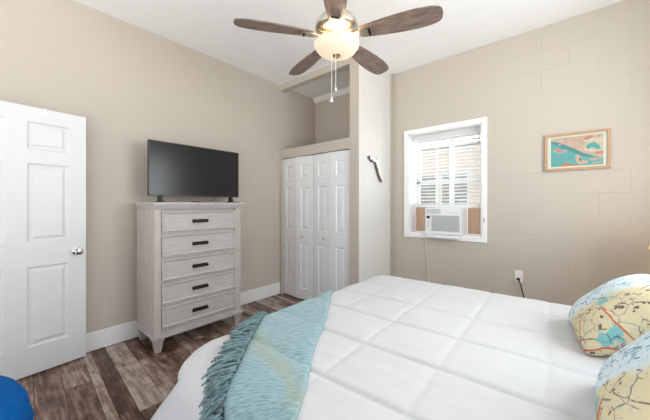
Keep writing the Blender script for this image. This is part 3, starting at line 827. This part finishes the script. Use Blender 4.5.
# pillows
def pillow_mesh(w, h, t, pinch=.09, n=28, seed=0):
    bm = nb()
    top, bot = [], []
    for i in range(n + 1):
        a, b2 = [], []
        for j in range(n + 1):
            u, v = -1 + 2 * i / n, -1 + 2 * j / n
            # soft rounded square with slightly drawn-in sides
            x = u * (1 - pinch * (1 - v * v) * u * u * .0 - pinch * (1 - abs(v)) * .35)
            y = v * (1 - pinch * (1 - abs(u)) * .35)
            rc = max(0, abs(u) ** 8 * abs(v) ** 8)
            x *= 1 - .07 * rc; y *= 1 - .07 * rc
            hh = max(0, (1 - abs(u) ** 2.6) * (1 - abs(v) ** 2.6)) ** .55
            nn = noise.noise(Vector((u * 1.7 + seed, v * 1.7, seed))) * .05 * (1 if hh > .02 else 0)
            a.append(bm.verts.new((x * w / 2, y * h / 2, (hh + nn * hh) * t / 2)))
            edge = i in (0, n) or j in (0, n)
            b2.append(a[-1] if edge else bm.verts.new((x * w / 2, y * h / 2, -(hh - nn * hh) * t / 2)))
        top.append(a); bot.append(b2)
    for i in range(n):
        for j in range(n):
            bm.faces.new((top[i][j], top[i + 1][j], top[i + 1][j + 1], top[i][j + 1]))
            bm.faces.new((bot[i][j], bot[i][j + 1], bot[i + 1][j + 1], bot[i + 1][j]))
    return bm
def place(center, xdir, ydir):
    X = Vector(xdir).normalized(); Y = Vector(ydir); Y = (Y - X * Y.dot(X)).normalized(); Z = X.cross(Y)
    m = Matrix((X, Y, Z)).transposed().to_4x4(); m.translation = Vector(center)
    return m
def pillow(name, label, cat, group, dims, m, frame):
    bm = pillow_mesh(*dims)
    o = obj(name, bm, m, None, True, 180, mtx=place(*frame))
    return tag(o, label, cat, group)
tl = R(52)
# local x = up the slope, local y = across the bed
p1 = pillow('throw_pillow', 'map printed throw pillow farther from the camera, with yellow land and red road', 'pillow', 'map printed throw pillows',
            (.42, .48, .20), M['map_a'], ((3.41, 1.83, .824), (math.cos(R(42)) * .9925, math.cos(R(42)) * .122, math.sin(R(42))), (-.122, .9925, 0)))
p2 = pillow('throw_pillow', 'map printed throw pillow nearest the camera, cut off by the picture corner', 'pillow', 'map printed throw pillows',
            (.42, .46, .20), M['map_b'], ((3.45, 1.16, .832), (math.cos(R(50)) * .998, -math.cos(R(50)) * .06, math.sin(R(50))), (.06, .998, 0)))
tl2 = R(60)
pillow('bed_pillow', 'white bed pillow behind the farther map printed pillow', 'pillow', 'white bed pillows at the headboard',
       (.48, .70, .18), M['pillow_white'], ((3.72, 1.95, .895), (math.cos(tl2), .0, math.sin(tl2)), (-.035, 1, 0)))
pillow('bed_pillow', 'white bed pillow behind the nearer map printed pillow', 'pillow', 'white bed pillows at the headboard',
       (.48, .70, .18), M['pillow_white'], ((3.75, 1.10, .895), (math.cos(tl2), .0, math.sin(tl2)), (-.035, 1, 0)))

# ------------------------------------------------------------------ teal throw over the foot corner
A = bed.matrix_basis if False else (Matrix.Translation((1.91, .47, 0)) @ Matrix.Rotation(R(2.0), 4, 'Z'))
Ai = A.inverted()
th0 = Vector((1.925, 1.64)); tD = Vector((.555, -.832)).normalized(); tN = Vector((-.832, -.555)).normalized()
def throw_pt(s, t, lift):
    w = th0 + tD * s + tN * t
    lp = Ai @ Vector((w.x, w.y, 0))
    return A @ drape(lp.x, lp.y, lift)
throw = thing('throw_blanket', 'teal woven throw blanket with fringe laid over the foot corner of the bed', 'blanket', (2.1, 1.1, .67))
TI = Matrix.Translation((-2.1, -1.1, -.67))
s0, s1, tw = -.62, 1.85, .35
def tws(s):
    k = min(1, max(0, (s - .55) / .9)); return .335 - .105 * k * k * (3 - 2 * k)

bm = nb(); uvl = bm.loops.layers.uv.new('UVMap')
n1, n2_ = 120, 24
gt, gb = [], []
def edge_s(t): return .010 * math.sin(t * 7)
for i in range(n1 + 1):
    s = s0 + (s1 - s0) * i / n1
    a, b2 = [], []
    for j in range(n2_ + 1):
        t = tws(s) * j / n2_
        wob = .006 * math.sin(s * 9) * (1 - j / n2_)
        th = .012 + .006 * noise.noise(Vector((s * 8, t * 8, .3)))
        if j in (0, n2_): th *= .55
        a.append(bm.verts.new(TI @ throw_pt(s, t + wob, .006 + th))); b2.append(bm.verts.new(TI @ throw_pt(s, t + wob, .003)))
    gt.append(a); gb.append(b2)
def uvf(vs, ij):
    f = bm.faces.new(vs)
    for l, (i, j) in zip(f.loops, ij): l[uvl].uv = (j / n2_ * tw, s0 + (s1 - s0) * i / n1)
for i in range(n1):
    for j in range(n2_):
        uvf((gt[i][j], gt[i + 1][j], gt[i + 1][j + 1], gt[i][j + 1]), ((i, j), (i + 1, j), (i + 1, j + 1), (i, j + 1)))
        uvf((gb[i][j], gb[i][j + 1], gb[i + 1][j + 1], gb[i + 1][j]), ((i, j), (i, j + 1), (i + 1, j + 1), (i + 1, j)))
    for j in (0, n2_):
        uvf((gt[i][j], gb[i][j], gb[i + 1][j], gt[i + 1][j]), ((i, j), (i, j), (i + 1, j), (i + 1, j)))
for i in (0, n1):
    for j in range(n2_):
        uvf((gt[i][j], gt[i][j + 1], gb[i][j + 1], gb[i][j]), ((i, j), (i, j + 1), (i, j + 1), (i, j)))
obj('woven_cloth', bm, M['throw'], throw, True, 180)
bm = nb()
rf = random.Random(3)
s = s0
while s < s1:
    ln = rf.uniform(.075, .105); a = rf.uniform(-.35, .55); lift = rf.uniform(.004, .034)
    pts = []
    for k in range(7):
        q = k / 6
        pts.append(TI @ throw_pt(s + a * q * q * ln + rf.uniform(-.003, .003), tws(s) - .006 + ln * q, lift * (1 - .4 * q) + .006 + rf.uniform(0, .004)))
    tube(bm, pts, [.0035, .0048, .0052, .0052, .005, .0046, .003], 5)
    s += rf.uniform(.0028, .0045)
fr = obj('fringe', bm, M['fringe'], throw, True, 180); fr['kind'] = 'stuff'; fr['label'] = 'darker knotted teal fringe'

# ------------------------------------------------------------------ ceiling fan
FZ = 2.475
FC = (1.99, 1.59)
fan = thing('ceiling_fan', 'five blade ceiling fan with lit frosted glass bowl', 'ceiling fan', (*FC, ZC))
fz = FZ - ZC
bm = nb(); lathe(bm, [(0, 0), (.07, 0), (.075, -.02), (.06, -.055), (.025, -.075), (0, -.075)], 32); obj('canopy', bm, M['steel'], fan, True)
bm = nb(); tube(bm, [(0, 0, -.06), (0, 0, fz + .17)], .012, 14); obj('downrod', bm, M['steel'], fan, True)
bm = nb()
lathe(bm, [(0, fz + .19), (.028, fz + .19), (.035, fz + .165), (.075, fz + .15), (.125, fz + .12), (.148, fz + .085), (.15, fz + .055), (.142, fz + .045), (.125, fz + .035), (.10, fz + .022), (.085, fz + .018), (0, fz + .018)], 48)
mh = obj('motor_housing', bm, M['steel'], fan, True)
for k in range(20):
    a = 2 * PI * k / 20
    bm = nb()
    mt = Matrix.Rotation(a, 4, 'Z') @ Matrix.Translation((.117, 0, fz + .030)) @ Matrix.Rotation(R(-28), 4, 'Y')
    bx(bm, -.014, .014, -.006, .006, -.003, .003, .001, 1, mt)
    obj('vent_slot', bm, M['brass'], mh)
bm = nb(); lathe(bm, [(0, fz + .02), (.060, fz + .02), (.062, fz - .01), (.055, fz - .02), (.02, fz - .03), (.02, fz - .118), (0, fz - .118)], 40); obj('switch_housing', bm, M['steel'], fan, True)
# glass bowl
bm = nb()
pr = []
for k in range(15):
    a = k / 14 * PI / 2
    pr.append((.158 * math.cos(a) ** .62 if k < 14 else 0.0, fz - .050 - .078 * math.sin(a) ** 1.15))
inner = [(max(0, r - .004), z + .004) for r, z in pr]
lathe(bm, [(pr[0][0] - .008, fz - .046)] + pr, 48)
bowl = obj('glass_bowl', bm, M['bowl'], fan, True)
bm = nb(); lathe(bm, [(0, fz - .122), (.028, fz - .124), (.030, fz - .132), (.016, fz - .138), (.012, fz - .144), (.006, fz - .150), (0, fz - .151)], 20); fi = obj('finial', bm, M['brass'], bowl, True); fi['label'] = 'dull brass finial'
# blades and irons
outline = []
prof = [(.17, .044), (.22, .053), (.32, .066), (.44, .076), (.54, .078), (.61, .072), (.655, .062), (.676, .050)]
for r_, w_ in prof: outline.append((r_, -w_))
outline.append((.686, -.036)); outline.append((.692, .0)); outline.append((.686, .036))
for r_, w_ in prof[::-1]: outline.append((r_, w_))
PHI = .326
for k in range(5):
    rot = Matrix.Rotation(PHI + k * 2 * PI / 5, 4, 'Z')
    pm = Matrix.Translation((0, 0, fz)) @ Matrix.Rotation(R(-12), 4, 'X')
    bm = nb(); prism(bm, outline, -.004, .004)
    bl_o = obj('blade', bm, M['blade'], fan); bl_o.matrix_basis = rot @ pm
    bm = nb()
    iron = [(.055, -.018), (.11, -.014), (.15, -.022), (.19, -.036), (.245, -.034), (.252, -.02), (.252, .02), (.245, .034), (.19, .036), (.15, .022), (.11, .014), (.055, .018)]
    prism(bm, iron, -.013, -.005)
    io = obj('blade_iron', bm, M['steel'], fan); io.matrix_basis = rot @ pm
    bm = nb(); bx(bm, .225, .243, -.028, .028, -.019, -.012, .003)
    sc = obj('mount_plate', bm, M['handle'], io)
# pull chains
for (cx, cy, l, nm) in ((-.018, -.035, .305, 0), (.015, -.03, .245, 1)):
    bm = nb()
    z0 = fz - .120
    n = int(l / .009)
    for i in range(n):
        bmesh.ops.create_icosphere(bm, subdivisions=1, radius=.0032, matrix=Matrix.Translation((cx, cy, z0 - i * .009)))
    tube(bm, [(cx, cy, z0 + .02), (cx, cy, z0 - l)], .0014, 5)
    ch = obj('pull_chain', bm, M['white_cord'], fan, True)
    bm = nb(); lathe(bm, [(0, 0), (.005, -.002), (.007, -.015), (.013, -.028), (.013, -.034), (0, -.036)] if nm == 0 else [(0, 0), (.006, -.003), (.007, -.02), (.004, -.026), (0, -.027)], 12, (cx, cy, z0 - l))
    obj('chain_pull', bm, M['white_cord'], ch, True)
# lamp inside the bowl, open at the top
ld = bpy.data.lights.new('fan_lamp', 'POINT'); ld.energy = 5.5; ld.color = (1.0, .78, .50); ld.shadow_soft_size = .035
lo = bpy.data.objects.new('fan_lamp', ld); C.objects.link(lo); lo.location = (FC[0] + .065, FC[1] - .03, FZ - .05)
lo3 = lo.copy(); lo3.name = 'fan_lamp_second'; C.objects.link(lo3); lo3.location = (FC[0] - .065, FC[1] + .03, FZ - .05)

# ------------------------------------------------------------------ pictures and wall pieces
pic = thing('framed_picture', 'framed teal and salmon coast map picture on the block wall', 'picture', (3.275, YW, 1.795), 0)
pw, ph = .2275, .172
bm = nb()
for a in ((-pw, -pw + .021, -ph, ph), (pw - .021, pw, -ph, ph), (-pw + .021, pw - .021, -ph, -ph + .021), (-pw + .021, pw - .021, ph - .021, ph)):
    bx(bm, a[0], a[1], -.032, -.002, a[2], a[3])
obj('frame', bm, M['oak_frame'], pic)
bm = nb(); bx(bm, -pw + .016, pw - .016, -.016, -.004, -ph + .016, ph - .016); obj('mat_board', bm, M['mat_board'], pic)
bm = nb()
iw, ih = pw - .046, ph - .036
def poly(pts, mi, lv):
    f = bm.faces.new([bm.verts.new((-iw + x * 2 * iw, -.0165 - lv * .0004, ih - y * 2 * ih)) for x, y in pts]); f.material_index = mi
poly([(0, 0), (1, 0), (1, 1), (0, 1)], 0, 0)
poly([(.0, .0), (1, 0), (1, .80), (.93, .76), (.80, .68), (.66, .60), (.52, .46), (.38, .34), (.22, .20), (.10, .12), (0, .10)], 1, 1)
poly([(0, .10), (.10, .12), (.22, .20), (.38, .34), (.52, .46), (.66, .60), (.80, .68), (.76, .74), (.62, .68), (.46, .55), (.32, .44), (.2, .34), (.1, .22), (0, .18)], 2, 1.5)
poly([(.66, .14), (.99, .10), (.99, .60), (.80, .58), (.66, .50)], 4, 2)
poly([(.68, .38), (.74, .28), (.84, .26), (.92, .34), (.97, .5), (.90, .52), (.80, .42), (.72, .48)], 0, 3)
poly([(.66, .06), (.78, .02), (.80, .1), (.72, .16), (.65, .14)], 3, 3)
poly([(.82, .58), (.99, .56), (.99, .66), (.9, .66)], 3, 3)
poly([(.05, .40), (.12, .34), (.2, .42), (.34, .42), (.30, .5), (.18, .53), (.08, .50)], 6, 2)
poly([(.08, .36), (.13, .36), (.2, .44), (.30, .45), (.2, .49), (.10, .45)], 3, 3)
poly([(.48, .68), (.52, .60), (.58, .68), (.62, .82), (.74, .86), (.70, .95), (.56, .96), (.50, .84)], 1, 2)
poly([(.56, .74), (.60, .76), (.61, .84), (.56, .84)], 5, 3)
poly([(.17, .98), (.26, .93), (.30, .83), (.36, .92), (.48, .95), (.62, .97), (.6, 1), (.17, 1)], 3, 2)
poly([(.74, .80), (.86, .76), (.98, .80), (.97, .84), (.82, .86), (.75, .85)], 6, 2)
poly([(.80, .92), (.98, .90), (.98, .95), (.82, .97)], 6, 2)
poly([(.14, .22), (.2, .21), (.22, .25), (.16, .26)], 6, 2)
rk = random.Random(5)
for k in range(26):
    x, y = rk.uniform(.2, .95), rk.uniform(.03, .30)
    if y > x * .55: continue
    w, h = rk.uniform(.01, .035), rk.uniform(.012, .03)
    poly([(x, y), (x + w, y), (x + w, y + h), (x, y + h)], rk.choice([3, 5, 4, 6]), 2.5)
po = obj('print', bm, PR, pic)
bm = nb(); bx(bm, -pw + .016, pw - .016, -.0195, -.0185, -ph + .016, ph - .016); obj('glazing', bm, M['glass'], pic)
bm = nb(); lathe(bm, [(0, 0), (.005, 0), (.006, .006), (.003, .009), (0, .0095)], 10)
bmesh.ops.transform(bm, matrix=Matrix.Translation((3.54, YW, 1.595)) @ Matrix.Rotation(R(90), 4, 'X'), verts=bm.verts)
tag(obj('wall_nail', bm, M['steel']), 'small nail in the block wall just below right of the picture', 'nail')

# white cut-out plaque on the closet side, its near edge dark driftwood
pq = thing('wall_plaque', 'white cut out wall plaque with grey driftwood edge on the closet side', 'wall decoration', (CX1, 3.12, 1.73))
def P2(y, z): return (y - 3.12, z - 1.73)
out = [P2(*p) for p in [(2.955, 1.880), (2.985, 1.840), (3.02, 1.832), (3.06, 1.825), (3.105, 1.815), (3.125, 1.77), (3.150, 1.735), (3.170, 1.69), (3.195, 1.655), (3.225, 1.62), (3.262, 1.592),
                        (3.285, 1.60), (3.290, 1.65), (3.265, 1.71), (3.235, 1.77), (3.215, 1.83), (3.205, 1.865), (3.17, 1.885), (3.14, 1.86), (3.10, 1.86), (3.05, 1.865), (3.0, 1.885), (2.965, 1.897)]]
mt = Matrix(((0, 0, 1, 0), (1, 0, 0, 0), (0, 1, 0, 0), (0, 0, 0, 1)))
bm = nb(); prism(bm, out, .002, .022, mt); obj('board', bm, M['plaque'], pq)
bm = nb()
edge = out[:11]
pts = [(.016, y, z) for y, z in edge]
tube(bm, pts[3:], [.008, .014, .017, .017, .015, .017, .017, .012], 8)
tube(bm, [pts[0] , pts[1]], [.022, .008], 8); tube(bm, [pts[1], pts[2], pts[3]], [.006, .019, .006], 8)
eo = obj('driftwood_edge', bm, M['plaque_edge'], pq, True); eo['label'] = 'grey driftwood edge'

# ------------------------------------------------------------------ nightstand and lamp (only the shade edge shows)
ns_ = thing('nightstand', 'whitewashed nightstand under the lamp between bed and block wall', 'nightstand', (3.84, 2.92, 0))
bm = nb(); bx(bm, -.22, .22, -.22, .22, .12, .60, .004); obj('body', bm, M['wash_v'], ns_)
bm = nb(); bx(bm, -.24, .24, -.24, .24, .60, .622, .004); obj('top', bm, M['wash_h'], ns_)
for lx in (-.19, .19):
    for ly in (-.19, .19):
        bm = nb(); bx(bm, lx - .02, lx + .02, ly - .02, ly + .02, 0, .12); obj('leg', bm, M['wash_v'], ns_)
lm = thing('table_lamp', 'bedside lamp with glowing warm yellow shade at the right edge', 'lamp', (3.81, 2.92, .622))
bm = nb(); lathe(bm, [(0, 0), (.07, 0), (.07, .012), (.03, .03), (.055, .10), (.06, .16), (.04, .25), (.015, .29), (.012, .34), (0, .34)], 28); obj('lamp_base', bm, M['ceramic'], lm, True)
bm = nb(); lathe(bm, [(.165, .375), (.135, .55), (.131, .55), (.161, .375)], 40)
bm.faces.ensure_lookup_table()
obj('lamp_shade', bm, M['shade'], lm, True)
ld2 = bpy.data.lights.new('bedside_lamp', 'POINT'); ld2.energy = 2.4; ld2.color = (1.0, .72, .42); ld2.shadow_soft_size = .04
lo2 = bpy.data.objects.new('bedside_lamp', ld2); C.objects.link(lo2); lo2.location = (3.81, 2.92, 1.08)

# ------------------------------------------------------------------ blue pouf at the lower left
pf = thing('pouf', 'round blue fabric pouf at the lower left in front of the open door', 'pouf', (1.485, -.325, 0))
bm = nb()
lathe(bm, [(0, .006), (.33, .006), (.37, .02), (.405, .06), (.435, .14), (.448, .23), (.448, .33), (.446, .405), (.449, .415), (.446, .425), (.438, .49), (.415, .53), (.36, .55), (.2, .56), (.03, .562), (0, .560)], 64)
obj('cushion', bm, M['blue_velvet'], pf, True, 60)
bm = nb(); tube(bm, [(.447 * math.cos(a * PI / 32), .447 * math.sin(a * PI / 32), .415) for a in range(65)], .006, 6, False); obj('piping', bm, M['blue_velvet'], pf, True)
bm = nb(); lathe(bm, [(0, 0), (.018, .0), (.022, .004), (.012, .009), (0, .010)], 16, (0, 0, .559)); obj('button', bm, M['blue_velvet'], pf, True)
bm = nb(); lathe(bm, [(0, 0), (.30, 0), (.30, .008), (0, .008)], 40); obj('base_disc', bm, M['dark_wood'], pf, True)
